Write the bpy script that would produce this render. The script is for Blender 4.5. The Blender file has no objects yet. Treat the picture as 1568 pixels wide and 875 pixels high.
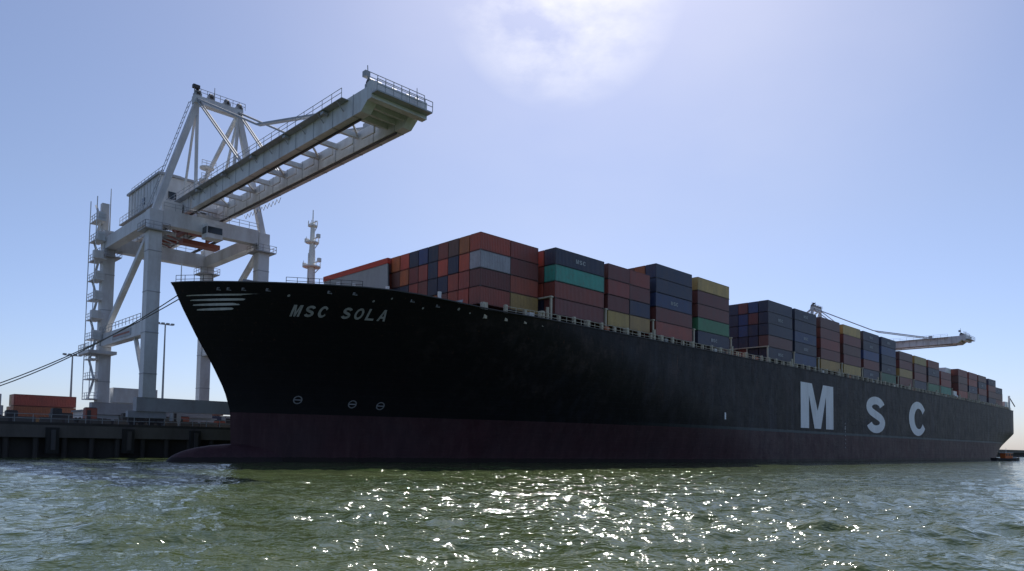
import bpy, math, random
import numpy as np
from mathutils import Matrix, Vector
random.seed(7)
S=1.13
ANG=math.atan2(.701,.713)
T=(-38.7,81.2)
scene=bpy.context.scene
scene.view_settings.view_transform='Standard'
scene.view_settings.look='None'
scene.view_settings.exposure=0
def frame_matrix(du=0,db=0,dz=0):
    M=Matrix.Translation((T[0]*S,T[1]*S,0))@Matrix.Rotation(ANG,4,'Z')@Matrix.Scale(S,4)
    return M@Matrix.Translation((du,-db,dz))
def link(o): scene.collection.objects.link(o)
# ------------------------------------------------------------ materials
def newmat(name):
    m=bpy.data.materials.new(name); m.use_nodes=True
    nt=m.node_tree; b=nt.nodes['Principled BSDF']
    return m,nt,b
def N(nt,t,**kw):
    n=nt.nodes.new(t)
    for k,v in kw.items(): setattr(n,k,v)
    return n
def mathn(nt,op,a,b=None,clamp=False):
    n=N(nt,'ShaderNodeMath',operation=op); n.use_clamp=clamp
    for i,v in enumerate((a,b)):
        if v is None: continue
        if isinstance(v,(int,float)): n.inputs[i].default_value=v
        else: nt.links.new(v,n.inputs[i])
    return n.outputs[0]
def mixc(nt,f,a,b,mode='MIX'):
    n=N(nt,'ShaderNodeMix',data_type='RGBA',blend_type=mode)
    for s,v in ((n.inputs[0],f),(n.inputs[6],a),(n.inputs[7],b)):
        if isinstance(v,(int,float)): s.default_value=v
        elif isinstance(v,tuple): s.default_value=v if len(v)==4 else v+(1,)
        else: nt.links.new(v,s)
    return n.outputs[2]
def noise(nt,vec,scale,detail=4,rough=.55,stretch=None):
    if stretch:
        mp=N(nt,'ShaderNodeMapping'); mp.inputs['Scale'].default_value=stretch
        nt.links.new(vec,mp.inputs[0]); vec=mp.outputs[0]
    n=N(nt,'ShaderNodeTexNoise'); n.inputs['Scale'].default_value=scale
    n.inputs['Detail'].default_value=detail; n.inputs['Roughness'].default_value=rough
    nt.links.new(vec,n.inputs['Vector']); return n.outputs[0]
def ramp(nt,v,a,b):
    n=N(nt,'ShaderNodeMapRange'); n.inputs[1].default_value=a; n.inputs[2].default_value=b
    nt.links.new(v,n.inputs[0]); return n.outputs[0]
def paint(name,col,dirt=(.12,.08,.05),amt=.35,rough=.5,scale=.5,metal=0,streak=True):
    m,nt,b=newmat(name)
    tc=N(nt,'ShaderNodeTexCoord').outputs['Object']
    n1=noise(nt,tc,scale,5,.65,(1,1,.25) if streak else None)
    f=ramp(nt,n1,.45,.8)
    f=mathn(nt,'MULTIPLY',f,amt)
    c=mixc(nt,f,col,dirt)
    n2=noise(nt,tc,scale*6,3)
    c=mixc(nt,mathn(nt,'MULTIPLY',ramp(nt,n2,.3,.7),.18),c,tuple(x*.5 for x in col))
    nt.links.new(c,b.inputs['Base Color'])
    b.inputs['Roughness'].default_value=rough; b.inputs['Metallic'].default_value=metal
    return m
M_crane=paint('crane_paint',(.64,.66,.68),(.24,.19,.15),.65,.5,.35)
M_crane2=paint('crane_paint_grey',(.36,.38,.41),(.16,.12,.1),.6,.5,.35)
M_dark=paint('dark_steel',(.05,.05,.055),(.1,.06,.04),.5,.6)
M_redt=paint('trolley_red',(.32,.10,.07),(.1,.06,.04),.5,.6)
M_redr=paint('breakwater_red',(.50,.06,.035),(.3,.06,.04),.4,.6)
M_cream=paint('cream_paint',(.52,.48,.38),(.2,.11,.06),.7,.55,1.0)
M_white=paint('white_paint',(.78,.78,.76),(.3,.25,.2),.35,.45,.8)
M_letter=paint('letter_white',(.80,.82,.84),(.35,.33,.33),.45,.5,.6)
M_logo=paint('faded_logo',(.38,.40,.42),(.1,.1,.1),.6,.6,1.2)
M_stripe=paint('stripe_paint',(.52,.52,.52),(.12,.12,.12),.7,.5,1.2)
M_name=paint('name_paint',(.36,.36,.36),(.08,.08,.08),.7,.5,2.0)
M_mark=paint('mark_paint',(.22,.22,.23),(.05,.05,.05),.7,.5,2.0)
M_deck=paint('deck_paint',(.16,.06,.045),(.08,.06,.05),.5,.7)
M_grey=paint('grey_paint',(.30,.33,.35),(.16,.13,.1),.4,.55,.6)
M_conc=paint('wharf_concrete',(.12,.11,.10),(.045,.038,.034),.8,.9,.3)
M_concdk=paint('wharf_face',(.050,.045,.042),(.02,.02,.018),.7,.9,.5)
M_rubber=paint('rubber',(.02,.02,.02),(.05,.04,.03),.3,.8)
M_rope=paint('rope',(.16,.15,.14),(.08,.07,.06),.3,.9)
M_orange=paint('orange_paint',(.55,.13,.03),(.2,.1,.05),.3,.5)
M_glass=paint('window_glass',(.03,.04,.05),(.05,.05,.05),.2,.1)
M_pave=paint('asphalt_yard',(.06,.06,.06),(.1,.09,.08),.5,.9,.1,streak=False)
# hull
M_hull,nt,b=newmat('hull_paint')
tc=N(nt,'ShaderNodeTexCoord').outputs['Object']
sx=N(nt,'ShaderNodeSeparateXYZ'); nt.links.new(tc,sx.inputs[0])
st=noise(nt,tc,1.0,6,.7,(.55,.55,.05))
st2=noise(nt,tc,1.0,5,.75,(1.6,1.6,.12))
bl=noise(nt,tc,.10,4,.6)
fine=noise(nt,tc,.9,5,.7,(1,1,.5))
patch=noise(nt,tc,.28,5,.7,(1,1,.8))
aft=ramp(nt,sx.outputs[0],28,110)
topf=ramp(nt,sx.outputs[2],5,17)
f=mathn(nt,'MULTIPLY',ramp(nt,st,.46,.66),mathn(nt,'ADD',mathn(nt,'MULTIPLY',aft,.9),.05))
f=mathn(nt,'MULTIPLY',f,mathn(nt,'ADD',.25,ramp(nt,bl,.35,.65)),True)
black=mixc(nt,f,(.0075,.007,.0085),(.034,.034,.046))
s2=mathn(nt,'MULTIPLY',mathn(nt,'MULTIPLY',ramp(nt,st2,.56,.72),aft),.6)
black=mixc(nt,s2,black,(.072,.066,.074))
rf=mathn(nt,'MULTIPLY',mathn(nt,'MULTIPLY',ramp(nt,patch,.48,.66),topf),mathn(nt,'MULTIPLY',ramp(nt,sx.outputs[0],18,44),.8))
rf=mathn(nt,'MULTIPLY',rf,ramp(nt,fine,.38,.6))
black=mixc(nt,rf,black,(.075,.055,.053))
rust=mathn(nt,'MULTIPLY',mathn(nt,'MULTIPLY',ramp(nt,noise(nt,tc,1.0,5,.8,(2.6,2.6,.22)),.60,.74),topf),.75)
black=mixc(nt,rust,black,(.11,.048,.030))
red=mixc(nt,ramp(nt,st,.35,.7),(.040,.015,.019),(.072,.031,.037))
red=mixc(nt,mathn(nt,'MULTIPLY',ramp(nt,bl,.4,.7),.5),red,(.045,.034,.040))
red=mixc(nt,mathn(nt,'MULTIPLY',ramp(nt,st2,.5,.75),.5),red,(.085,.052,.054))
wet=mathn(nt,'LESS_THAN',mathn(nt,'ADD',sx.outputs[2],mathn(nt,'MULTIPLY',fine,.5)),.85)
red=mixc(nt,mathn(nt,'MULTIPLY',wet,.75),red,(.012,.012,.010))
zz=mathn(nt,'ADD',sx.outputs[2],mathn(nt,'MULTIPLY',fine,.10))
isred=mathn(nt,'LESS_THAN',zz,5.95)
isband=mathn(nt,'MULTIPLY',mathn(nt,'MULTIPLY',mathn(nt,'LESS_THAN',zz,6.45),mathn(nt,'GREATER_THAN',zz,5.95)),ramp(nt,sx.outputs[0],60,110))
c=mixc(nt,mathn(nt,'MULTIPLY',isband,.8),black,(.09,.112,.118))
c=mixc(nt,isred,c,red)
nt.links.new(c,b.inputs['Base Color'])
rr=mathn(nt,'ADD',.38,mathn(nt,'MULTIPLY',fine,.35)); nt.links.new(rr,b.inputs['Roughness'])
b.inputs['Specular IOR Level'].default_value=.22
bp=N(nt,'ShaderNodeBump'); bp.inputs['Strength'].default_value=.4; bp.inputs['Distance'].default_value=.12
plates=N(nt,'ShaderNodeTexBrick'); plates.inputs['Scale'].default_value=.3; plates.inputs['Mortar Size'].default_value=.006
plates.inputs['Color1'].default_value=(1,1,1,1);plates.inputs['Color2'].default_value=(.9,.9,.9,1);plates.inputs['Mortar'].default_value=(.2,.2,.2,1)
cb=N(nt,'ShaderNodeCombineXYZ'); nt.links.new(sx.outputs[0],cb.inputs[0]); nt.links.new(sx.outputs[2],cb.inputs[1])
nt.links.new(cb.outputs[0],plates.inputs['Vector'])
hsum=mathn(nt,'ADD',plates.outputs[0],mathn(nt,'MULTIPLY',noise(nt,tc,.35,2),1.5))
nt.links.new(hsum,bp.inputs['Height']); nt.links.new(bp.outputs[0],b.inputs['Normal'])
# containers
M_cont,nt,b=newmat('container_paint')
ca=N(nt,'ShaderNodeVertexColor',layer_name='Col').outputs[0]
tc=N(nt,'ShaderNodeTexCoord')
sx=N(nt,'ShaderNodeSeparateXYZ'); nt.links.new(tc.outputs['Object'],sx.inputs[0])
su=N(nt,'ShaderNodeSeparateXYZ'); nt.links.new(tc.outputs['UV'],su.inputs[0])
eu=mathn(nt,'ABSOLUTE',mathn(nt,'SUBTRACT',su.outputs[0],.5)); ev=mathn(nt,'ABSOLUTE',mathn(nt,'SUBTRACT',su.outputs[1],.5))
rail=mathn(nt,'MAXIMUM',mathn(nt,'GREATER_THAN',eu,.482),mathn(nt,'GREATER_THAN',ev,.45))
d1=noise(nt,tc.outputs['Object'],.7,5,.65,(1,1,.4))
d2=noise(nt,tc.outputs['Object'],3.0,4,.7)
c=mixc(nt,mathn(nt,'MULTIPLY',ramp(nt,d1,.4,.75),.38),ca,(.08,.06,.055))
c=mixc(nt,mathn(nt,'MULTIPLY',ramp(nt,d2,.52,.78),.45),c,(.12,.05,.03))
c=mixc(nt,mathn(nt,'MULTIPLY',rail,.35),c,(.03,.025,.025))
nt.links.new(c,b.inputs['Base Color']); b.inputs['Roughness'].default_value=.5
xy=mathn(nt,'ADD',sx.outputs[0],sx.outputs[1])
w=mathn(nt,'SINE',mathn(nt,'MULTIPLY',xy,22.0))
w=mathn(nt,'MULTIPLY',w,mathn(nt,'SUBTRACT',1,rail))
bp=N(nt,'ShaderNodeBump'); bp.inputs['Strength'].default_value=.6; bp.inputs['Distance'].default_value=.03
nt.links.new(w,bp.inputs['Height']); nt.links.new(bp.outputs[0],b.inputs['Normal'])
# ------------------------------------------------------------ mesh builder
class MB:
    def __init__(s): s.v=[];s.f=[];s.m=[];s.mats=[];s.c=[];s.uv=[]
    def mi(s,mat):
        if mat not in s.mats: s.mats.append(mat)
        return s.mats.index(mat)
    def quad(s,pts,mat):
        i=len(s.v); s.v+= [tuple(p) for p in pts]; s.f.append(tuple(range(i,i+len(pts)))); s.m.append(s.mi(mat))
    def box(s,x0,x1,y0,y1,z0,z1,mat,col=None):
        i=len(s.v)
        s.v+=[(x0,y0,z0),(x1,y0,z0),(x1,y1,z0),(x0,y1,z0),(x0,y0,z1),(x1,y0,z1),(x1,y1,z1),(x0,y1,z1)]
        fs=[(0,1,5,4),(1,2,6,5),(2,3,7,6),(3,0,4,7),(4,5,6,7),(3,2,1,0)]
        k=s.mi(mat)
        for f in fs: s.f.append(tuple(i+a for a in f)); s.m.append(k)
        if col is not None:
            s.c+= [col]*24; s.uv+=[(0,0),(1,0),(1,1),(0,1)]*6
    def beam(s,p,q,w,h,mat):
        p=Vector(p);q=Vector(q);d=(q-p).normalized()
        up=Vector((0,0,1)) if abs(d.z)<.95 else Vector((0,1,0))
        a=d.cross(up).normalized();c=a.cross(d).normalized()
        a*=w/2;c*=h/2;i=len(s.v)
        for o in (p,q):
            for sa,sc in ((-1,-1),(1,-1),(1,1),(-1,1)): s.v.append(tuple(o+a*sa+c*sc))
        k=s.mi(mat)
        for f in [(0,1,5,4),(1,2,6,5),(2,3,7,6),(3,0,4,7),(0,3,2,1),(4,5,6,7)]:
            s.f.append(tuple(i+x for x in f)); s.m.append(k)
    def cyl(s,p,q,r1,r2,mat,n=12):
        p=Vector(p);q=Vector(q);d=(q-p).normalized()
        up=Vector((0,0,1)) if abs(d.z)<.95 else Vector((0,1,0))
        a=d.cross(up).normalized();c=a.cross(d).normalized();i=len(s.v)
        for o,r in ((p,r1),(q,r2)):
            for j in range(n):
                t=2*math.pi*j/n; s.v.append(tuple(o+a*math.cos(t)*r+c*math.sin(t)*r))
        k=s.mi(mat)
        for j in range(n):
            j2=(j+1)%n; s.f.append((i+j,i+j2,i+n+j2,i+n+j)); s.m.append(k)
        s.f.append(tuple(i+j for j in range(n)));s.m.append(k)
        s.f.append(tuple(i+n+j for j in range(n)));s.m.append(k)
    def rail(s,p,q,h,mat,step=1.6,t=.06):
        p=Vector(p);q=Vector(q);L=(q-p).length;n=max(1,int(L/step))
        for z in (h,h*.5): s.beam(p+Vector((0,0,z)),q+Vector((0,0,z)),t,t,mat)
        for i in range(n+1):
            o=p.lerp(q,i/n); s.beam(o,o+Vector((0,0,h)),t,t,mat)
    def done(s,name,parent=None,smooth=False,mat=None):
        me=bpy.data.meshes.new(name); me.from_pydata(s.v,[],s.f)
        for m in s.mats: me.materials.append(m)
        me.polygons.foreach_set('material_index',s.m)
        if s.c:
            at=me.color_attributes.new('Col','FLOAT_COLOR','CORNER')
            at.data.foreach_set('color',[x for c in s.c for x in (c[0],c[1],c[2],1)])
            u=me.uv_layers.new(name='UVMap'); u.data.foreach_set('uv',[x for c in s.uv for x in c])
        if smooth: me.polygons.foreach_set('use_smooth',[True]*len(me.polygons))
        me.update()
        o=bpy.data.objects.new(name,me); link(o)
        if parent: o.parent=parent
        if mat is not None: o.matrix_world=mat
        return o
def empty(name,mat):
    e=bpy.data.objects.new(name,None); link(e); e.matrix_world=mat; e.empty_display_size=.1; return e
def lerp(a,b,t): return a+(b-a)*t
def arcpts(cx,cy,rx,ry,a0,a1,n=14):
    return [(cx+rx*math.cos(math.radians(lerp(a0,a1,i/n))),cy+ry*math.sin(math.radians(lerp(a0,a1,i/n)))) for i in range(n+1)]
def strip(outer,inner):
    vs=outer+inner; n=len(outer); return vs,[(i,i+1,n+i+1,n+i) for i in range(n-1)]
def glyph(ch):
    if ch=='M':
        vs=[(0,0),(.24,0),(.24,.74),(0,1),(.33,1),(.5,.40),(.5,0.0),(.40,0),(.67,1),(1,1),(.76,.74),(.76,0),(1,0),(.60,0)]
        fs=[(0,1,2,4,3),(2,7,6,5,4),(5,6,13,10,8),(8,10,9),(11,12,9,10)]
        return vs,fs
    if ch=='C':
        return strip(arcpts(.5,.5,.5,.5,34,326,32),arcpts(.55,.5,.25,.30,28,332,32))
    if ch=='O':
        return strip(arcpts(.5,.5,.5,.5,0,360,32),arcpts(.5,.5,.26,.31,0,360,32))
    if ch=='S':
        c=[(.5+.35*math.cos(math.radians(a)),.71+.18*math.sin(math.radians(a))) for a in np.linspace(12,240,20)]
        c+=[(.5+.35*math.cos(math.radians(a)),.29+.18*math.sin(math.radians(a))) for a in np.linspace(60,-168,20)]
        o=[];i_=[]
        for k in range(len(c)):
            p=c[max(0,k-1)];q=c[min(len(c)-1,k+1)];dx,dy=q[0]-p[0],q[1]-p[1];L=math.hypot(dx,dy)
            nx,ny=-dy/L,dx/L; o.append((c[k][0]+nx*.15,c[k][1]+ny*.105)); i_.append((c[k][0]-nx*.15,c[k][1]-ny*.105))
        return strip(o,i_)
    if ch=='L': return [(0,0),(1,0),(1,.18),(.26,.18),(.26,1),(0,1)],[(0,1,2,3),(0,3,4,5)]
    if ch=='A':
        vs=[(0,0),(.25,0),(.5,.76),(.36,1),(.64,1),(.75,0),(1,0),(.33,.22),(.67,.22),(.39,.40),(.61,.40)]
        return vs,[(0,1,7,9,2,4,3),(2,10,8,5,6,4),(7,8,10,9)]
    return [],[]
def put_text(mb,t,u0,u1,z0,z1,bfun,mat,gap=.28,space=.7,col=None):
    units=sum(space if ch==' ' else 1 for ch in t)+gap*(len(t)-1)
    k=(u1-u0)/units; x=u0
    mi=mb.mi(mat)
    for ch in t:
        if ch==' ': x+=(space+gap)*k; continue
        vs,fs=glyph(ch); i=len(mb.v)
        for a,c in vs:
            u=x+a*k; z=z0+c*(z1-z0); mb.v.append((u,-bfun(u,z),z))
        for f in fs:
            mb.f.append(tuple(i+a for a in f)); mb.m.append(mi)
            if col is not None: mb.c+=[col]*len(f); mb.uv+=[(.5,.5)]*len(f)
        x+=(1+gap)*k
# ------------------------------------------------------------ hull
B=20.5; LEN=314.0
STEM=[(-8,9.0),(2,7.4),(6,7.2),(8.5,6.4),(11.5,4.8),(14.4,3.0),(17.5,1.3),(20.2,0.0)]
def u0z(z): return float(np.interp(z,[a for a,_ in STEM],[b for _,b in STEM]))
def ztop(u): 
    t=min(1,max(0,(u-16)/18)); t=t*t*(3-2*t)
    return lerp(20.25,19.15,t)
def hb(u,z):
    w=max(0,min(1,z/20))**1.4
    L=lerp(95,55,w);p=lerp(1.7,3.3,w)
    x=max(0,min(1,(u-u0z(z))/L))
    b=B*(1-(1-x)**p)
    b+=0.9*w*(1-math.exp(-max(0,u-u0z(z))/.6))*(1-x)
    b=min(b,B)
    if u>270:
        s=(u-270)/(LEN-270); k=lerp(.55,.04,max(0,min(1,(z+2)/12)))
        b*=1-k*s*s
    if z<-2: b*=1-((-2-z)/8)**2
    return b
ship=empty('container_ship',frame_matrix())
taus=list(np.concatenate([np.linspace(0,4,14),np.linspace(4.6,30,34)[0:],np.linspace(31.5,110,36),np.linspace(116,LEN,44)]))
fr=list(np.linspace(0,1,30))
mb=MB(); k=mb.mi(M_hull); nz=len(fr); nu=len(taus)
for side in (1,-1):
    base=len(mb.v)
    for ta in taus:
        for q in fr:
            z0=-7+q*27.2; u0=u0z(z0); u=u0+ta*(LEN-u0)/LEN
            z=-7+q*(ztop(u)+7)
            mb.v.append((u,-side*hb(u,z),z))
    for i in range(nu-1):
        for j in range(nz-1):
            a=base+i*nz+j; f=(a,a+nz,a+nz+1,a+1)
            mb.f.append(f if side==1 else f[::-1]); mb.m.append(0)
for j in range(nz-1):
    a=(nu-1)*nz+j; c=nu*nz+a
    mb.f.append((a,c,c+1,a+1)); mb.m.append(0)
o=mb.done('hull',ship,True)
mb=MB()
us=[.6,1.5,3,5,8,12,16,20,25,30,36,45,60,90,150,220,270,290,LEN-.2]
for a,c in zip(us[:-1],us[1:]):
    za,zc=ztop(a)-1.0,ztop(c)-1.0
    ba,bc=hb(a,za)-.15,hb(c,zc)-.15
    mb.quad([(a,-ba,za),(c,-bc,zc),(c,bc,zc),(a,ba,za)],M_deck)
mb.done('deck',ship)
mb=MB()
pu=[0.02,.15,.4,.8,1.4,2.2,3.2,4.5,6,8,10,13,16,19,22,26,30,34,40,50,60,100,200,270,290,LEN]
for sd in (1,-1):
    for a,c in zip(pu[:-1],pu[1:]):
        mb.beam((a,-sd*(hb(a,20)-.02),ztop(a)+.02),(c,-sd*(hb(c,20)-.02),ztop(c)+.02),.3,.12,M_dark)
mb.done('bulwark_cap',ship)
mb=MB(); n1=22;n2=24;k=mb.mi(M_hull)
for i in range(n1+1):
    t=math.pi*i/n1*.62
    for j in range(n2):
        a=2*math.pi*j/n2
        r=math.sin(t)**.6
        mb.v.append((9.5-9.6*math.cos(t),2.5*r*math.cos(a),-1.4+3.6*r*math.sin(a)))
for i in range(n1):
    for j in range(n2):
        j2=(j+1)%n2; mb.f.append((i*n2+j,i*n2+j2,(i+1)*n2+j2,(i+1)*n2+j)); mb.m.append(0)
mb.done('bulbous_bow',ship,True)
mb=MB()
flat=lambda u,z: hb(u,z)+.05
put_text(mb,'M',117.3,134.0,7.0,16.5,flat,M_letter)
put_text(mb,'S',153.8,166.5,6.8,15.9,flat,M_letter)
put_text(mb,'C',185.0,200.0,6.8,16.3,flat,M_letter)
mb.done('side_lettering',ship)
mb=MB()
put_text(mb,'MSC SOLA',10.3,19.6,16.9,18.1,lambda u,z:hb(u,z)+.1,M_name,gap=.42,space=.8)
mb.done('name_lettering',ship)
mb=MB()
for (z,ua,ub,h) in ((18.8,1.2,7.6,.09),(18.3,1.6,7.1,.12),(17.8,1.9,6.5,.14),(17.3,2.3,5.8,.14)):
    n=16
    for i in range(n):
        a=lerp(ua,ub,i/n);c=lerp(ua,ub,(i+1)/n)
        ta=h*(.35+.65*math.sin(math.pi*(i/n)*.9+.15)); tb=h*(.35+.65*math.sin(math.pi*((i+1)/n)*.9+.15))
        dz=.25*(i/n); dz2=.25*((i+1)/n)
        for sd in (1,-1):
            mb.quad([(a,-sd*(hb(a,z)+.08),z-ta+dz),(c,-sd*(hb(c,z)+.08),z-tb+dz2),(c,-sd*(hb(c,z+.2)+.08),z+tb+dz2),(a,-sd*(hb(a,z+.2)+.08),z+ta+dz)],M_stripe)
mb.done('bow_stripes',ship)
mb=MB()
def ring(u,z,r,w,mat,n=20):
    for i in range(n):
        a=2*math.pi*i/n;c=2*math.pi*(i+1)/n
        P=[]
        for (t,rr) in ((a,r),(c,r),(c,r-w),(a,r-w)):
            uu=u+rr*math.cos(t);zz=z+rr*math.sin(t);P.append((uu,-(hb(uu,zz)+.05),zz))
        mb.quad(P,mat)
for u,z in ((13.9,7.6),(20.0,7.3),(23.3,7.2)):
    ring(u,z,.5,.13,M_mark)
    mb.quad([(u-.37,-(hb(u-.37,z)+.05),z-.06),(u+.37,-(hb(u+.37,z)+.05),z-.06),(u+.37,-(hb(u+.37,z)+.05),z+.06),(u-.37,-(hb(u-.37,z)+.05),z+.06)],M_mark)
for u in (3.6,4.4,5.6,7.6,13.0,15.4,21.5,24.6):
    zz=ztop(u)-.75
    mb.box(u-.24,u+.24,-(hb(u,zz)+.06),-(hb(u,zz)-.2),zz-.16,zz+.16,M_mark)
    mb.box(u-.14,u+.14,-(hb(u,zz)+.09),-(hb(u,zz)-.2),zz-.08,zz+.08,M_rubber)
for (u,z,r) in ((9.5,19.0,.13),(17.5,18.9,.12),(19.2,19.3,.1),(23,18.6,.12),(27.2,18.9,.16),(28.8,18.6,.1)):
    ring(u,z,r,r*.9,M_name,8)
mb.box(86.5,86.9,-(B+.08),-(B-.1),7.6,8.8,M_letter)
for i in range(7): mb.box(140.5,140.9,-(B+.05),-(B-.1),3.0+i*.9,3.3+i*.9,M_mark)
mb.box(140.4,141.0,-(B+.05),-(B-.1),7.2,8.0,M_name)
mb.done('hull_markings',ship)
mb=MB()
u=31.0; i=0
while u<LEN-6:
    bb=hb(u,19)-.35; hh=20.3 if i%2 else 20.05
    mb.box(u-.22,u+.22,-bb-.12,-bb+.25,18.2,hh,M_cream)
    if i%3==0: mb.box(u-.4,u+.4,-bb-.05,-bb+.5,19.2,20.25,M_cream)
    if i%8==3: mb.cyl((u+.9,-bb,18.5),(u+.9,-bb,20.9),.22,.22,M_cream,8)
    if i%5==2: mb.box(u+1.0,u+1.9,-bb+.1,-bb+.8,19.0,19.9,(M_grey,M_orange,M_white)[i%3])
    u+=3.05; i+=1
for a in range(34,int(LEN)-4,6):
    mb.rail((a,-(hb(a,19)-.15),19.1),(a+6,-(hb(a+6,19)-.15),19.1),.95,M_cream,1.5,.06)
mb.box(32,LEN-12,-16.2,16.2,17.8,20.18,M_dark)
mb.done('deck_fittings',ship)
mb=MB()
X=17.3
mb.cyl((X,0,18.8),(X,0,27.5),.55,.40,M_white,14)
mb.cyl((X,0,27.5),(X,0,31.0),.36,.25,M_white,12)
mb.cyl((X,0,31.0),(X,0,32.8),.1,.06,M_white,6)
for z,wd in ((25.2,2.3),(28.4,1.7),(30.6,1.2)):
    mb.cyl((X,0,z),(X,0,z+.15),wd*.5,wd*.5,M_white,12)
    for ang in range(0,360,45):
        a=math.radians(ang); rr=wd*.5
        mb.beam((X+rr*math.cos(a),rr*math.sin(a),z),(X+rr*math.cos(a),rr*math.sin(a),z+.7),.05,.05,M_white)
    mb.beam((X,-wd*.9,z+.5),(X,wd*.9,z+.5),.12,.12,M_white)
    mb.beam((X,0,z-1.2),(X+wd*.45,0,z),.1,.1,M_white)
for yy,z in ((-1.5,28.9),(1.5,28.9),(-1.9,25.7),(1.9,25.7)): mb.box(X-.2,X+.2,yy-.2,yy+.2,z-.1,z+.4,M_white)
mb.beam((X-.6,.0,19),(X-.5,0,27),.08,.08,M_white)
mb.done('foremast',ship,False)
mb=MB()
for (u,y) in ((7,-3.5),(7,3.5),(12,-6),(12,6),(22,-10),(22,-4),(22,8)):
    mb.cyl((u,y-1.2,20.0),(u,y+1.2,20.0),.8,.8,M_grey,14)
    mb.box(u-.9,u+.9,y-1.5,y-1.25,19,21,M_grey); mb.box(u-.9,u+.9,y+1.25,y+1.5,19,21,M_grey)
for u in (14.5,16,19.5,25.5): mb.cyl((u,-(hb(u,19)-1.2),19),(u,-(hb(u,19)-1.2),21.0),.18,.24,M_white,8)
mb.rail((9,-(hb(9,20)-.3),20.2),(16,-(hb(16,20)-.3),20.2),.8,M_dark,1.2,.05)
mb.rail((0.3,-.4,20.2),(3.0,-(hb(3,20)-.3),20.2),.9,M_dark,1.0,.05)
mb.cyl((1.0,0,19.4),(1.0,0,22.6),.08,.05,M_white,6)
mb.done('forecastle_gear',ship)
mb=MB()
ub=29.6
mb.quad([(ub,0.2,18.6),(ub,20.2,18.6),(ub+.9,19.9,28.6),(ub+.9,2.0,28.6)],M_grey)
mb.quad([(ub+.25,0.2,18.6),(ub+.25,20.2,18.6),(ub+1.1,19.9,28.6),(ub+1.1,2.0,28.6)],M_grey)
for i in range(10):
    y=2.2+i*1.9; mb.beam((ub+.1,y,18.7),(ub+1.0,y,28.6),.10,.14,M_grey)
mb.box(ub+.8,ub+1.3,1.9,20.0,28.6,29.4,M_redr)
mb.quad([(28.2,-17,18.6),(28.2,17,18.6),(29.2,16.5,20.6),(29.2,-16.5,20.6)],M_grey)
mb.done('breakwater',ship)
mb=MB()
mb.rail((LEN-10,-19,19.2),(LEN-.5,-19,19.2),1.1,M_white,1.5,.1)
mb.box(LEN-8,LEN-3,-18.5,-13,19.1,22.5,M_white)
mb.box(LEN-3.2,LEN-2.6,-19.2,-18.6,17,25,M_white)
mb.cyl((LEN-1,0,19),(LEN-1,0,26),.15,.1,M_white,8)
mb.cyl((LEN-2.0,-18.8,24.5),(LEN+2.2,-19.8,21.0),.2,.2,M_dark,6)
mb.done('stern_gear',ship)
# ------------------------------------------------------------ containers
RB=(.29,.058,.038);RD=(.18,.046,.038);OR=(.40,.12,.035);NV=(.024,.032,.070);BL=(.032,.060,.16);GY=(.38,.41,.43);TE=(.045,.30,.225);YE=(.46,.31,.10);GN=(.045,.17,.09);WH=(.55,.55,.53);BR=(.13,.055,.045);CR=(.42,.070,.035)
pal=[RB]*7+[RD]*5+[NV]*5+[BL]*2+[OR]*3+[GY]+[GN]+[YE]+[BR]*3+[CR]*4
def jit(c):
    k=random.uniform(.8,1.2); return tuple(min(1,x*k*random.uniform(.93,1.07)) for x in c)
CL,CW,CH=10.75,2.17,2.32
logos=[]
def bay(u0,nt_,b0,near,facepal=None,length=CL):
    mb=MB(); base=20.3
    n=int(round(2*b0/CW))
    for r in range(n):
        y=-b0+r*CW
        for t in range(nt_):
            z=base+t*CH
            if r==0:
                cols=near[nt_-1-t]
                if not isinstance(cols,list): cols=[cols]
            else:
                cols=[random.choice(facepal or pal)]
                if random.random()<.25: cols=[cols[0],random.choice(facepal or pal)]
            m=len(cols)
            for i,cc in enumerate(cols):
                a=u0+i*length/m; e=u0+(i+1)*length/m
                ins=random.uniform(0,.10)
                mb.box(a+.03+random.uniform(0,.06),e-.05,y+.04+ins*.8,y+CW-.05,z+.05,z+CH-.05,M_cont,jit(cc))
                if r==0 and cc in (NV,BL) and m==1 and random.random()<.55: logos.append((a,e,b0-ins*.8,z))
                if r==0:
                    for xx in (a+.05,e-.25): mb.box(xx,xx+.2,y+.0,y+.25,z-.06,z+.06,M_cont,(.05,.05,.05))
    return mb
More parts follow.
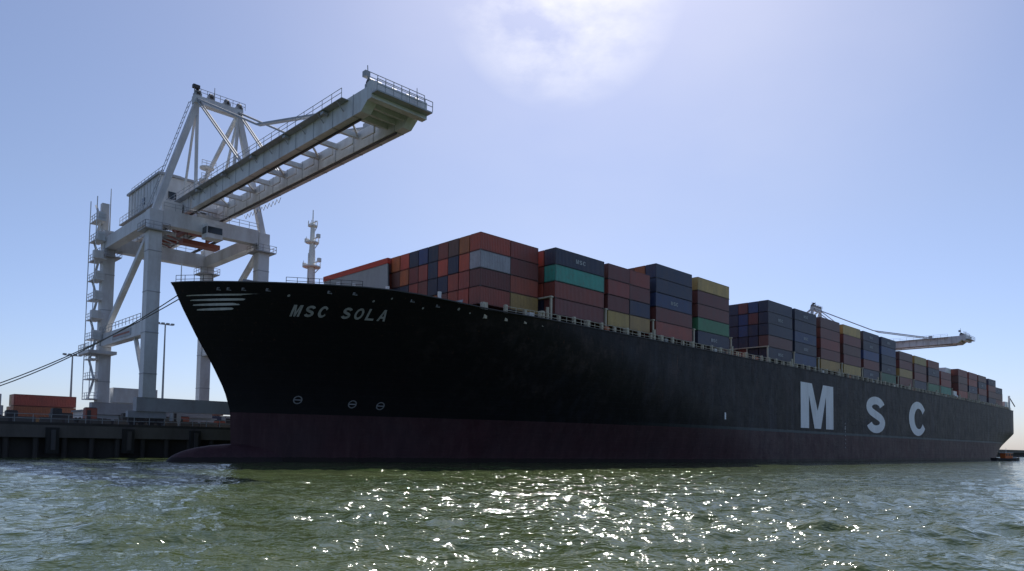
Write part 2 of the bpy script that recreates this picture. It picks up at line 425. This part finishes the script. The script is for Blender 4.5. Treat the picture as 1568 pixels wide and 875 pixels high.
specs=[
 (31.2,4,17.4,[[CR,RB],[GY,RD],[RD,RB],[RB,YE]],dict()),
 (43.0,4,19.5,[NV,TE,RB,RD],dict()),
 (54.6,4,19.5,[[RD,RB],[RB,RD],[RD,NV],[YE,YE]],dict()),
 (66.9,5,19.5,[NV,NV,BL,RD,RB],dict()),
 (79.4,5,19.5,[YE,RD,RD,GN,NV],dict()),
 (105.4,5,19.5,[NV,NV,NV,BR,NV],dict(facepal=[NV,NV,BL,BL,RD,NV,NV,BR])),
 (117.2,5,19.5,[NV,NV,BL,NV,BL],dict()),
 (130.2,5,19.5,[BR,RD,RB,RD,YE],dict()),
 (143.0,5,19.5,[YE,RD,BR,RD,YE],dict()),
 (155.5,5,19.5,[NV,NV,BL,RD,NV],dict()),
 (168.0,5,19.5,[NV,BL,NV,NV,GN],dict()),
 (181.5,4,19.5,[BR,RD,YE,RD],dict()),
 (194.0,4,19.5,[YE,BR,RD,NV],dict()),
 (206.5,4,19.5,[RD,NV,BR,GN],dict()),
 (219.0,3,19.5,[RD,RB,TE],dict()),
 (238.0,4,19.5,[RD,BR,RD,RB],dict()),
 (250.5,4,19.5,[RD,RB,NV,BR],dict()),
 (263.0,4,19.5,[BR,NV,RD,NV],dict()),
 (280.0,4,18.8,[NV,RD,BR,NV],dict()),
 (292.0,3,18.5,[NV,BR,RD],dict()),
]
for (u0,n,b0,near,kw) in specs:
    logos.clear()
    mb=bay(u0,n,b0,near,**kw)
    for (a,e,bb,z) in logos:
        L=e-a
        put_text(mb,'MSC',a+L*.40,a+L*.60,z+.8,z+1.4,lambda u,zz:bb+.0,M_logo,gap=.2,col=(1,1,1))
    mb.done('container_stack',None,mat=frame_matrix())
mb=MB()
for g in (42.1,53.95,66.0,78.0,90.6,104.9,116.6,128.9,141.8,154.5,167.1,180.2,193,205.6,218,230.5,249.5,262):
    for y in np.arange(-19.4,19.6,4.3):
        mb.beam((g+.2,y,18.4),(g+.2,y,22.6),.28,.22,M_cream)
    mb.beam((g+.2,-19.6,22.6),(g+.2,19.4,22.6),.5,.2,M_cream)
mb.done('lashing_bridges',ship)
mb=MB()
mb.cyl((234,-18.6,20.2),(238.5-1,-18.6,20.2),.9,.9,M_white,12); mb.box(233,236.8,-19.2,-17.8,20.8,22.0,M_white)
mb.box(231.5,237.2,-17.5,17.5,19,29.5,M_white)
for z in (22,24.5,27): 
    for y in np.arange(-16.5,17,2.2): mb.box(231.35,231.48,y,y+1.1,z,z+.9,M_glass)
mb.done('deckhouse',ship)
# ------------------------------------------------------------ crane
def build_crane(root):
    W,L=27.0,49.2; xs=(6.5,23.1); xg=(11.6,18.2)
    C=M_crane;G=M_crane2
    mb=MB()
    for x in xs:
        for y in (W,L):
            top=36.2 if y==W else 37.5
            mb.box(x-.9,x+.9,y-.9,y+.9,8.6,top,C)
            for z in np.arange(12,35,6.0): mb.box(x-.95,x+.95,y-.95,y+.95,z,z+.12,G)
        mb.box(x-.7,x+.7,W+.95,L-.95,17.9,19.9,C)
        mb.box(x-.75,x+.75,W+.95,L-.95,34.3,36.2,C)
        mb.beam((x,L-.8,20.4),(x,W+.8,33.8),.75,.75,C)
        mb.beam((x,W+.8,9.5),(x,W+6,17.8),.5,.5,C)
        mb.rail((x-1,W+1,19.95),(x-1,L-1,19.95),1.0,G,1.6,.07)
    for y in (W,L):
        mb.box(xs[0]-1.6,xs[1]+1.6,y-.8,y+.8,6.6,8.6,G)
        mb.box(xs[0]+.95,xs[1]-.95,y-.8,y+.8,34.2,36.5,C)
        mb.rail((xs[0]+1,y-.9,36.5),(xs[1]-1,y-.9,36.5),1.0,G,1.6,.06)
    for x in (xs[0],xs[1]):
        for y in (W,L):
            for zq in (33.0,): 
                mb.box(x-1.7,x+1.7,y-1.7,y+1.7,zq,zq+.15,G)
                for (a,c) in (((-1.7,-1.7),(1.7,-1.7)),((-1.7,-1.7),(-1.7,1.7)),((1.7,-1.7),(1.7,1.7))):
                    mb.rail((x+a[0],y+a[1],zq+.15),(x+c[0],y+c[1],zq+.15),1.0,G,1.1,.06)
    mb.done('portal_frame',root)
    mb=MB()
    for x in xs:
        for y in (W,L):
            mb.box(x-2.6,x+2.6,y-.5,y+.5,5.7,6.6,G)
            for k in (-1.9,-.65,.65,1.9):
                mb.box(x+k-.55,x+k+.55,y-.35,y+.35,4.9,5.8,M_dark)
                mb.cyl((x+k,y-.25,4.65),(x+k,y+.25,4.65),.42,.42,M_dark,12)
    mb.done('bogies',root)
    mb=MB()
    y0,y1=-21.4,62.0
    zb,zt=37.6,39.9
    for gi,x in enumerate((xg[0]+.6,xg[1]-.6)):
        mb.box(x-.6,x+.6,y0+1.5,26.6,zb,zt,C)
        mb.box(x-.6,x+.6,27.2,y1,zb,zt,C)
        i=len(mb.v)
        mb.v+=[(x-.6,y0,zb+1.1),(x+.6,y0,zb+1.1),(x+.6,y0,zt),(x-.6,y0,zt),(x-.6,y0+1.5,zb),(x+.6,y0+1.5,zb),(x+.6,y0+1.5,zt),(x-.6,y0+1.5,zt)]
        for f in ((0,1,2,3),(0,4,5,1),(3,2,6,7),(0,3,7,4),(1,5,6,2)): mb.f.append(tuple(i+a for a in f)); mb.m.append(mb.mi(C))
        for y in np.arange(y0+3,y1,4.2): mb.box(x-.63,x+.63,y,y+.14,zb-.03,zt+.03,G)
        sg=.35 if gi==0 else -.35
        mb.box(x-.1+sg,x+.1+sg,y0+3,y1-1,zb-.2,zb,M_dark)
    for i,y in enumerate(np.arange(y0+6,y1-2,4.6)):
        mb.box(xg[0]+1.2,xg[1]-1.2,y-.25,y+.25,zt-.9,zt-.3,C)
        if i%2==0: mb.beam((xg[0]+1.2,y,zt-.6),(xg[1]-1.2,y+4.6,zt-.6),.2,.2,C)
        for sx_ in (xg[0]+1.9,xg[1]-1.9): mb.beam((sx_,y,zb+.6),(sx_,y,zt-.6),.12,.12,C)
        for sx_ in (xg[0]+1.9,xg[1]-1.9): mb.beam((sx_,y,zb+.6),(sx_,y+2.6,zb+.6),.16,.10,C)
    for sx_,x in ((-1,xg[0]),(1,xg[1])):
        xa,xb=(x-.9,x) if sx_<0 else (x,x+.9)
        mb.box(xa,xb,y0+4,y1,zt-.3,zt-.22,G)
        xe=xa if sx_<0 else xb
        mb.rail((xe,y0+4,zt-.22),(xe,y1,zt-.22),1.0,G,2.0,.05)
        for y in np.arange(y0+5,y1,4.2): mb.beam((x,y,zt-1.2),(xe,y,zt-.3),.08,.08,G)
    mb.box(xg[0]-.3,xg[1]+.3,y0-.9,y0-.05,zb+.6,zt+.2,C)
    mb.box(xg[0]+1.2,xg[1]-1.2,y0-.05,y0+6.0,zb+1.3,zb+1.6,C)
    for y in (y0+1.2,y0+2.8,y0+4.4): mb.box(xg[0]+1.2,xg[1]-1.2,y,y+.25,zb+.7,zb+1.28,C)
    mb.box(xg[0]-.3,xg[1]+.3,y0-1.9,y0-.9,zb+1.0,zb+1.15,G)
    mb.rail((xg[0]-.3,y0-1.9,zb+1.15),(xg[1]+.3,y0-1.9,zb+1.15),1.1,G,1.0,.06)
    mb.rail((xg[0]-.3,y0-.4,zt+.2),(xg[1]+.3,y0-.4,zt+.2),1.0,G,1.0,.06)
    for x in (xg[0]+.4,12.9,14.8,16.7,xg[1]-.4):
        mb.cyl((x-.3,y0+.4,zt+.45),(x+.3,y0+.4,zt+.45),.5,.5,M_dark,12)
        mb.box(x-.4,x+.4,y0,y0+.9,zt,zt+.4,G)
    mb.cyl((xg[0]+.3,y0+.6,zt),(xg[0]+.1,y0+.6,zt+2.4),.08,.05,G,6)
    mb.cyl((xg[1],y0+.6,zt),(xg[1],y0+.6,zt+2.3),.06,.04,G,6)
    mb.box(xg[0]-.2,xg[0]+.4,y0+.5,y0+1.1,zt+1.2,zt+1.8,G)
    mb.box(xg[0]-.5,xg[1]+.5,y1,y1+.8,zb-.2,zt+.2,C)
    for y in np.arange(y0+8,24,9.0):
        for x in (xg[0]-.5,xg[1]+.5): mb.box(x-.3,x+.3,y,y+.6,zt-.7,zt-.4,G)
    for i,y in enumerate(np.arange(12,24,1.2)):
        mb.beam((xg[1]+.5,y,zb+.1),(xg[1]+.5,y+.6,zb-.6),.05,.05,M_dark)
        mb.beam((xg[1]+.5,y+.6,zb-.6),(xg[1]+.5,y+1.2,zb+.1),.05,.05,M_dark)
    mb.done('boom',root)
    mb=MB()
    az=55.0
    mb.box(11.4,19.0,26.4,27.6,az-.9,az+.3,C)
    mb.rail((11.2,26.2,az+.3),(19.2,26.2,az+.3),1.0,G,1.0,.06)
    for x in (12.0,14.0,16.5,18.5):
        mb.cyl((x-.25,27,az+.8),(x+.25,27,az+.8),.6,.6,M_dark,12)
        mb.box(x-.5,x+.5,26.5,27.5,az+.3,az+.8,G)
    mb.cyl((11.6,27,az),(11.6,27,az+2.2),.08,.05,G,6); mb.cyl((14.6,27,az),(14.6,27,az+2.6),.08,.05,G,6)
    mb.box(11.0,12.0,26,26.6,az+1.2,az+1.7,M_dark)
    mb.beam((6.5,27,36.2),(12.0,27,az-.6),.85,.85,C)
    mb.beam((23.1,27,36.2),(18.5,27,az-.6),.85,.85,C)
    for x,xx in ((12.0,xg[0]+.6),(18.5,xg[1]-.6)):
        mb.beam((x,27.4,az-.4),(xx,49,zt),.5,.5,C)
        mb.beam((x,27,az-.4),(xx,32,zt),.3,.3,C)
        for e in (-.22,.22):
            mb.beam((x+e,26.6,az-.2),(xx+e,6,44.4),.16,.26,G)
            mb.beam((xx+e,6,44.4),(xx+e,-12,zt+.2),.16,.26,G)
            mb.beam((x+e,26.6,az-.4),(xx+e,10,zt+.1),.16,.22,G)
        mb.box(xx-.4,xx+.4,-12.5,-11.5,zt,zt+.8,G); mb.box(xx-.4,xx+.4,9.5,10.5,zt,zt+.8,G)
        mb.beam((xx,26.8,zt),(x,26.9,az-1),.4,.4,C)
    for i in range(20):
        z=37+i*.9; t=(z-36.2)/(az-36.8); x=6.5+t*5.5
        mb.beam((x-1.0,26.4,z),(x-1.0,27.6,z),.05,.05,G)
    mb.beam((5.5,26.4,36.2),(11.0,26.4,az-.6),.07,.07,G); mb.beam((5.5,27.6,36.2),(11.0,27.6,az-.6),.07,.07,G)
    mb.done('a_frame',root)
    mb=MB()
    mb.box(9.6,20.0,35,50,40.1,44.6,C)
    mb.box(9.3,20.3,34.7,50.3,44.6,44.95,G)
    for y in np.arange(36,50,1.5): mb.box(9.52,9.6,y,y+.12,40.2,44.5,C)
    for y in (41.5,): mb.box(9.5,9.6,y,y+1.1,41.2,42.4,M_glass)
    for x in (11,): mb.box(x,x+1.2,34.9,35,41,42.2,M_glass)
    mb.rail((8.6,34,39.6),(8.6,51,39.6),1.1,C,1.6,.06); mb.box(8.5,9.6,34,51,39.4,39.55,G)
    mb.box(11,14,38,42,44.95,46.2,G); mb.cyl((17,40,44.9),(17,40,46.6),.8,.8,G,12)
    mb.box(8.3,11.3,29.5,33.5,36.6,39.0,C)
    mb.rail((10,35,44.95),(10,50,44.95),1.1,G,1.6,.06)
    mb.cyl((15,30,39.6),(15,30,46.0),.2,.16,C,8)
    for z in (43.5,45.6): mb.cyl((15,30,z),(15,30,z+.25),1.1,1.1,C,12); mb.rail((13.9,29.2,z+.25),(16.1,29.2,z+.25),.8,C,.7,.06)
    mb.done('machinery_house',root)
    mb=MB()
    mb.box(12.0,17.6,28.5,34.5,35.7,36.7,M_redt)
    for x in (12.3,16.9):
        mb.box(x,x+.5,28.5,34.5,35.0,35.6,M_redt)
    mb.box(13.2,15.6,24.4,26.4,33.2,35.4,C); mb.box(13.3,15.5,24.33,24.4,33.9,34.9,M_glass); mb.box(13.13,13.2,24.6,26.0,33.9,34.9,M_glass)
    mb.beam((14,26,35.4),(14,28.6,36.2),.3,.3,C)
    mb.box(11.9,17.7,30.4,32.2,33.2,33.9,M_redt)
    for x in (12.6,17.0):
        for y in (30.6,32.0): mb.beam((x,y,33.9),(x,y,35.7),.06,.06,M_dark)
    for i,y in enumerate(np.arange(28,60,2.6)):
        mb.box(13.1,16.5,y,y+.4,36.9,37.5,(G,M_redt,C)[i%3])
        mb.beam((13.2,y,36.7),(16.4,y+2.4,36.7),.16,.16,M_redt if i%2 else G)
    for x in (8.8,20.5): mb.box(x-.2,x+.2,29,58,36.6,36.9,M_dark)
    mb.done('trolley',root)
    # access tower: landings with cabinets and narrow pale stair flights
    mb=MB()
    x=xs[0]; sxx=x-.9
    for i,z in enumerate(np.arange(9,42,3.3)):
        mb.box(sxx-1.5,sxx,L-1.9,L+1.9,z,z+.14,C)
        mb.rail((sxx-1.5,L-1.9,z+.1),(sxx-1.5,L+1.9,z+.1),1.0,C,1.2,.07)
        mb.rail((sxx-1.5,L-1.9,z+.1),(sxx,L-1.9,z+.1),1.0,C,.75,.07)
        a,c=(L-1.5,L+1.5) if i%2 else (L+1.5,L-1.5)
        mb.beam((sxx-.8,a,z+.1),(sxx-.8,c,z+3.3),.35,.10,C)
        if z>17: mb.box(sxx-1.2,sxx-.1,L-1.8,L-.6,z+.15,z+1.5,C)
        if i%3==1 and z>14: mb.box(sxx-1.9,sxx-.5,L-3.0,L-1.95,z+.1,z+1.3,C); mb.box(sxx-1.9,sxx,L-3.1,L-1.9,z,z+.12,C)
    for (a,c) in ((-1.5,-1.9),(-1.5,1.9)):
        mb.beam((sxx+a,L+c,9),(sxx+a,L+c,42.6),.12,.12,C)
    mb.box(sxx-.2,sxx+.9,L+.2,L+1.3,37.5,42.3,C)
    mb.cyl((x-.2,L-1.1,37),(x-.2,L-1.1,44.6),.12,.06,C,6)
    mb.box(x-3.0,x+1.2,L-3,L+3,16.5,17.0,C); mb.rail((x-3,L-3,17),(x-3,L+3,17),1.1,C,1.0,.08)
    mb.box(x+1.5,x+8.5,L-.9,L+1.3,8.7,11.2,C)
    mb.box(x-.78,x-.70,W+6,W+15,18.3,19.4,G)
    mb.box(x-.80,x-.78,W+6.5,W+14.5,18.7,19.0,M_redt)
    mb.done('stair_tower',root)
crane=empty('ship_to_shore_crane',frame_matrix())
build_crane(crane)
c2=empty('ship_to_shore_crane',frame_matrix(224))
for ch in list(crane.children):
    o=bpy.data.objects.new(ch.name.split('.')[0],ch.data); link(o); o.parent=c2
# ------------------------------------------------------------ wharf
mb=MB()
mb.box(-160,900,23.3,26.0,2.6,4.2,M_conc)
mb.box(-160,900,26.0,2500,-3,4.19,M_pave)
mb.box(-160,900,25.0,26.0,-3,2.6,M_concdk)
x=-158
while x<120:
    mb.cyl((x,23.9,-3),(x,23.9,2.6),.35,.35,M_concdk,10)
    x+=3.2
for x in range(-150,420,9):
    mb.box(x-.7,x+.7,22.6,23.3,.6,3.9,M_rubber)
    mb.box(x-.25,x+.25,22.3,22.6,1.0,3.6,M_dark)
mb.box(-160,900,23.3,23.6,4.2,4.55,M_concdk)
mb.done('wharf',None,mat=frame_matrix())
for x in (-52,-34,-22,-12,-3,8,20):
    mb=MB(); mb.cyl((0,0,0),(0,0,.7),.28,.24,M_dark,12); mb.cyl((0,0,.7),(0,0,.95),.42,.36,M_dark,12)
    mb.done('mooring_bollard',None,mat=frame_matrix(x,-24.4,4.2))
def line(p,q,sag,name):
    mb=MB(); n=18; pts=[]
    for i in range(n+1):
        t=i/n; pts.append(Vector(p).lerp(Vector(q),t)-Vector((0,0,sag*4*t*(1-t))))
    for a,c in zip(pts[:-1],pts[1:]): mb.cyl(a,c,.06,.06,M_rope,6)
    mb.done(name,None,mat=frame_matrix())
line((2.0,2.5,19.2),(-22,24.4,4.9),1.6,'mooring_line')
line((1.2,1.5,19.2),(-22.6,24.4,4.9),2.3,'mooring_line')
def yard(u0,y0,tiers,cols,n=1):
    mb=MB()
    for r in range(n):
        for t in range(tiers[r]):
            mb.box(0,CL,r*2.3,r*2.3+CW,t*CH+.04,t*CH+CH-.04,M_cont,jit(cols[(t+r)%len(cols)]))
    return mb.done('container_stack',None,mat=frame_matrix(u0,-y0,4.2))
Y2=(.30,.17,.06);O2=(.25,.085,.035)
yard(.4,84,[3,3,2],[Y2,O2,RB],3)
yard(-12,84,[2,3,2],[GY,GY,RD],3)
yard(-24,86,[3,3,3],[NV,RD,O2],3)
yard(13.5,92,[2,2,1],[O2,RD,BR],3)
yard(36,96,[3,2,2],[RD,NV,RB],3)
yard(24,104,[2,2,3],[BR,RB,GY],3)
mb=MB()
mb.box(0,15,0,7,0,3.6,M_white); mb.box(-.3,15.3,-.3,7.3,3.6,3.95,M_grey)
mb.box(4,11,1.5,6,3.95,6.2,M_grey)
for x in np.arange(1,14,2.2): mb.box(x,x+1.2,-.06,0,1.2,2.5,M_glass)
for y in (1.2,4.2): mb.box(-.06,0,y,y+1.4,1.2,2.5,M_glass)
mb.box(12.6,13.7,-.08,0,0,2.3,M_grey)
mb.done('port_office_building',None,mat=frame_matrix(9.5,-72,4.2))
def truck(u,y):
    mb=MB()
    mb.box(0,2.1,0,2.2,.9,2.9,M_white); mb.quad([(-.02,.2,1.8),(-.02,2.0,1.8),(-.02,2.0,2.6),(-.02,.2,2.6)],M_glass)
    mb.box(.4,1.4,-.03,0,1.8,2.6,M_glass); mb.box(-.5,0,.1,2.1,.6,1.6,M_white)
    mb.box(2.1,13.5,.4,1.8,.8,1.1,M_dark)
    for x in (.6,3.2,4.3,11,12.2):
        for yy in (0,1.9): mb.cyl((x,yy,.5),(x,yy+.35,.5),.5,.5,M_rubber,14)
    mb.box(2.8,13.4,.05,2.2,1.12,3.4,M_grey)
    for x in np.arange(3,13.3,.5): mb.box(x,x+.2,.0,.05,1.3,3.3,M_grey)
    mb.done('container_truck',None,mat=frame_matrix(u,-y,4.2))
truck(5,50);truck(13,62)
def pole(u,y,h):
    mb=MB(); mb.cyl((0,0,0),(0,0,h),.28,.14,M_grey,10)
    mb.beam((-1.6,0,h),(1.6,0,h),.18,.18,M_grey)
    for x in (-1.5,-.5,.5,1.5): mb.box(x-.3,x+.3,-.35,.35,h,h+.35,M_grey)
    mb.box(-.5,.5,-.5,.5,0,.6,M_conc)
    mb.done('light_mast',None,mat=frame_matrix(u,-y,4.2))
pole(11.5,90,16.0);pole(26.6,80,23.5);pole(-20,110,18);pole(70,110,24)
mb=MB()
for i in range(26):
    x=-40+i*3.1; mb.box(x,x+2.6,30.5,31.1,4.2,5.05,M_conc); mb.box(x,x+2.6,30.7,30.9,5.05,5.4,M_conc)
mb.done('concrete_barrier',None,mat=frame_matrix())
mb=MB()
mb.rail((-60,24,4.5),(80,24,4.5),1.1,M_grey,2.0,.07)
mb.done('wharf_railing',None,mat=frame_matrix())
random.seed(5)
for i in range(16):
    mb=MB(); w=random.uniform(1.2,3); h=random.uniform(1.2,3.0)
    mb.box(0,w,0,1.4,.15,h,random.choice([M_grey,M_dark,M_dark,M_redt,M_white])); mb.box(.1,w-.1,.1,1.3,h,h+.12,M_dark)
    mb.box(-.1,w+.1,-.1,1.5,0,.15,M_conc); mb.box(.2,w*.45,-.05,0,.4,h-.3,M_dark)
    mb.done('equipment_cabinet',None,mat=frame_matrix(-18+i*2.8+random.uniform(-1,1),-random.uniform(33,44),4.2))
mb=MB()
secs=[(-5.5,1.3,1.0),(-3,1.6,.9),(0,1.7,.9),(3,1.4,1.05),(5,.7,1.3),(6,.05,1.5)]
for (a,wa,za),(c,wc,zc) in zip(secs[:-1],secs[1:]):
    for sd in (1,-1):
        mb.quad([(a,sd*wa*.7,-.4),(c,sd*wc*.7,-.4),(c,sd*wc,zc),(a,sd*wa,za)],M_dark)
    mb.quad([(a,-wa,za-.1),(c,-wc,zc-.1),(c,wc,zc-.1),(a,wa,za-.1)],M_grey)
mb.quad([(-5.5,-1.3,1.0),(-5.5,1.3,1.0),(-5.5,.9,-.4),(-5.5,-.9,-.4)],M_dark)
mb.box(-1.5,1.8,-1,1,.85,2.7,M_orange); mb.box(-1.7,2.0,-1.15,1.15,2.7,2.85,M_white)
for x in (-1.2,-.1,1.0): mb.box(x,x+.7,-1.04,-1.0,1.8,2.5,M_glass)
mb.cyl((0,0,2.8),(0,0,4.6),.06,.04,M_white,6)
mb.done('workboat',None,mat=Matrix.Translation((154*S,226*S,0))@Matrix.Rotation(math.radians(15),4,'Z'))
# ------------------------------------------------------------ water
hc=2.4*S
q_=1.0095
R=4*q_**np.arange(0,770)
R=np.append(R,[9000,14000])
th=np.concatenate([np.linspace(-180,-44,30)[:-1],np.linspace(-44,44,900),np.linspace(44,180,30)[1:]])
th=np.radians(th)
RR,TH=np.meshgrid(R,th,indexing='ij')
Xw=RR*np.sin(TH);Yw=RR*np.cos(TH)
dR=RR*(q_-1)
rng=np.random.default_rng(3)
Z=np.zeros_like(Xw)
for i in range(90):
    lam=math.exp(rng.uniform(math.log(.45),math.log(4.0)))
    a=rng.normal(math.radians(-75),.7)
    ph=rng.uniform(0,6.283); kx,ky=math.cos(a),math.sin(a); kk=2*math.pi/lam
    sl=.034
    amp=sl/kk
    samp=dR*abs(ky)+RR*.0018*abs(kx)+.001
    att=np.clip(lam/(2.4*samp)-1,0,1)
    p=kk*(kx*Xw+ky*Yw)+ph+ .9*np.sin(.23*Xw+.17*Yw+i)
    Z+=amp*att*(np.sin(p)+.28*np.cos(2*p))
Z*=np.where(np.abs(TH)>math.radians(44.2),0,1)
gust=.9+.35*np.sin(.045*Xw+.09*Yw+1)*np.sin(.02*Xw-.06*Yw)
Z*=gust
nr,nc=Xw.shape
me=bpy.data.meshes.new('water')
co=np.stack([Xw,Yw,Z],-1).reshape(-1,3).astype(np.float32)
me.vertices.add(nr*nc); me.vertices.foreach_set('co',co.ravel())
ii,jj=np.meshgrid(np.arange(nr-1),np.arange(nc-1),indexing='ij')
a=(ii*nc+jj).ravel()
q=np.stack([a,a+1,a+nc+1,a+nc],-1)
nf=len(q)
me.loops.add(nf*4); me.loops.foreach_set('vertex_index',q[:,::-1].astype(np.int32).ravel())
me.polygons.add(nf); me.polygons.foreach_set('loop_start',(np.arange(nf)*4).astype(np.int32))
me.polygons.foreach_set('use_smooth',np.ones(nf,dtype=bool))
me.update(calc_edges=True); me.validate()
water=bpy.data.objects.new('water',me); link(water)
M_w,nt,b=newmat('water')
geo=N(nt,'ShaderNodeNewGeometry').outputs['Position']
n1=noise(nt,geo,1.5,3,.6,(.8,1.0,1))
n2=noise(nt,geo,.30,3,.5,(.7,1.0,1))
big=noise(nt,geo,.06,4,.55,(.7,1.8,1))
c=mixc(nt,ramp(nt,big,.35,.65),(.044,.066,.024),(.082,.104,.044))
nt.links.new(c,b.inputs['Base Color'])
b.inputs['Roughness'].default_value=.07; b.inputs['IOR'].default_value=1.33
bp=N(nt,'ShaderNodeBump'); bp.inputs['Strength'].default_value=.85; bp.inputs['Distance'].default_value=.24
nt.links.new(mathn(nt,'ADD',n1,mathn(nt,'MULTIPLY',n2,2.0)),bp.inputs['Height'])
nt.links.new(bp.outputs[0],b.inputs['Normal'])
me.materials.append(M_w)
# ------------------------------------------------------------ light / sky
az,el=math.radians(7.5),math.radians(48)
v=Vector((math.sin(az)*math.cos(el),math.cos(az)*math.cos(el),math.sin(el)))
sun=bpy.data.lights.new('sun','SUN'); sun.energy=5.0; sun.angle=math.radians(.53); sun.color=(1,.96,.9)
so=bpy.data.objects.new('sun',sun); link(so); so.rotation_euler=v.to_track_quat('Z','Y').to_euler()
w=bpy.data.worlds.new('World'); scene.world=w; w.use_nodes=True
nt=w.node_tree; bg=nt.nodes['Background']
sky=N(nt,'ShaderNodeTexSky'); sky.sky_type='NISHITA'; sky.sun_disc=False
sky.sun_elevation=el; sky.sun_rotation=az; sky.air_density=1.0; sky.dust_density=.8; sky.ozone_density=2.0; sky.altitude=0
tcw=N(nt,'ShaderNodeTexCoord').outputs['Generated']
sz=N(nt,'ShaderNodeSeparateXYZ'); nt.links.new(tcw,sz.inputs[0])
def dmask(dirv,lo):
    dn=N(nt,'ShaderNodeVectorMath',operation='DOT_PRODUCT'); nt.links.new(tcw,dn.inputs[0])
    dn.inputs[1].default_value=Vector(dirv).normalized()
    return ramp(nt,dn.outputs['Value'],lo,1.0)
cn=noise(nt,tcw,9.0,8,.58,(1,1,1.8))
cl=mathn(nt,'MULTIPLY',ramp(nt,cn,.40,.62),dmask((.065,1,.665),.989),True)
cn2=noise(nt,tcw,3.0,5,.5,(1,1,2.0))
thin=mathn(nt,'MULTIPLY',mathn(nt,'MULTIPLY',ramp(nt,cn2,.3,.7),dmask((.15,1,.60),.91)),.28)
hor=ramp(nt,sz.outputs[2],.30,-.02)
tint=mixc(nt,hor,(1.04,1.03,1.16),(.90,.99,1.36))
c=mixc(nt,1.0,sky.outputs[0],tint,'MULTIPLY')
c=mixc(nt,.06,c,(6.2,6.8,7.8))
c=mixc(nt,thin,c,(8.0,8.4,10.0))
c=mixc(nt,mathn(nt,'MULTIPLY',cl,.75),c,(11.0,11.0,11.6))
nt.links.new(c,bg.inputs[0]); bg.inputs[1].default_value=.099
# ------------------------------------------------------------ camera
cam=bpy.data.cameras.new('camera'); co_=bpy.data.objects.new('camera',cam); link(co_)
cam.sensor_width=36; cam.lens=36*1110/1568
cam.clip_end=30000; cam.clip_start=.1
cam.shift_y=(625-437.5)/1568
pitch=math.atan(58/1110)
co_.matrix_world=Matrix.Translation((0,0,hc))@Matrix.Rotation(math.radians(90)+pitch,4,'X')@Matrix.Rotation(math.radians(.84),4,'Z')
scene.camera=co_
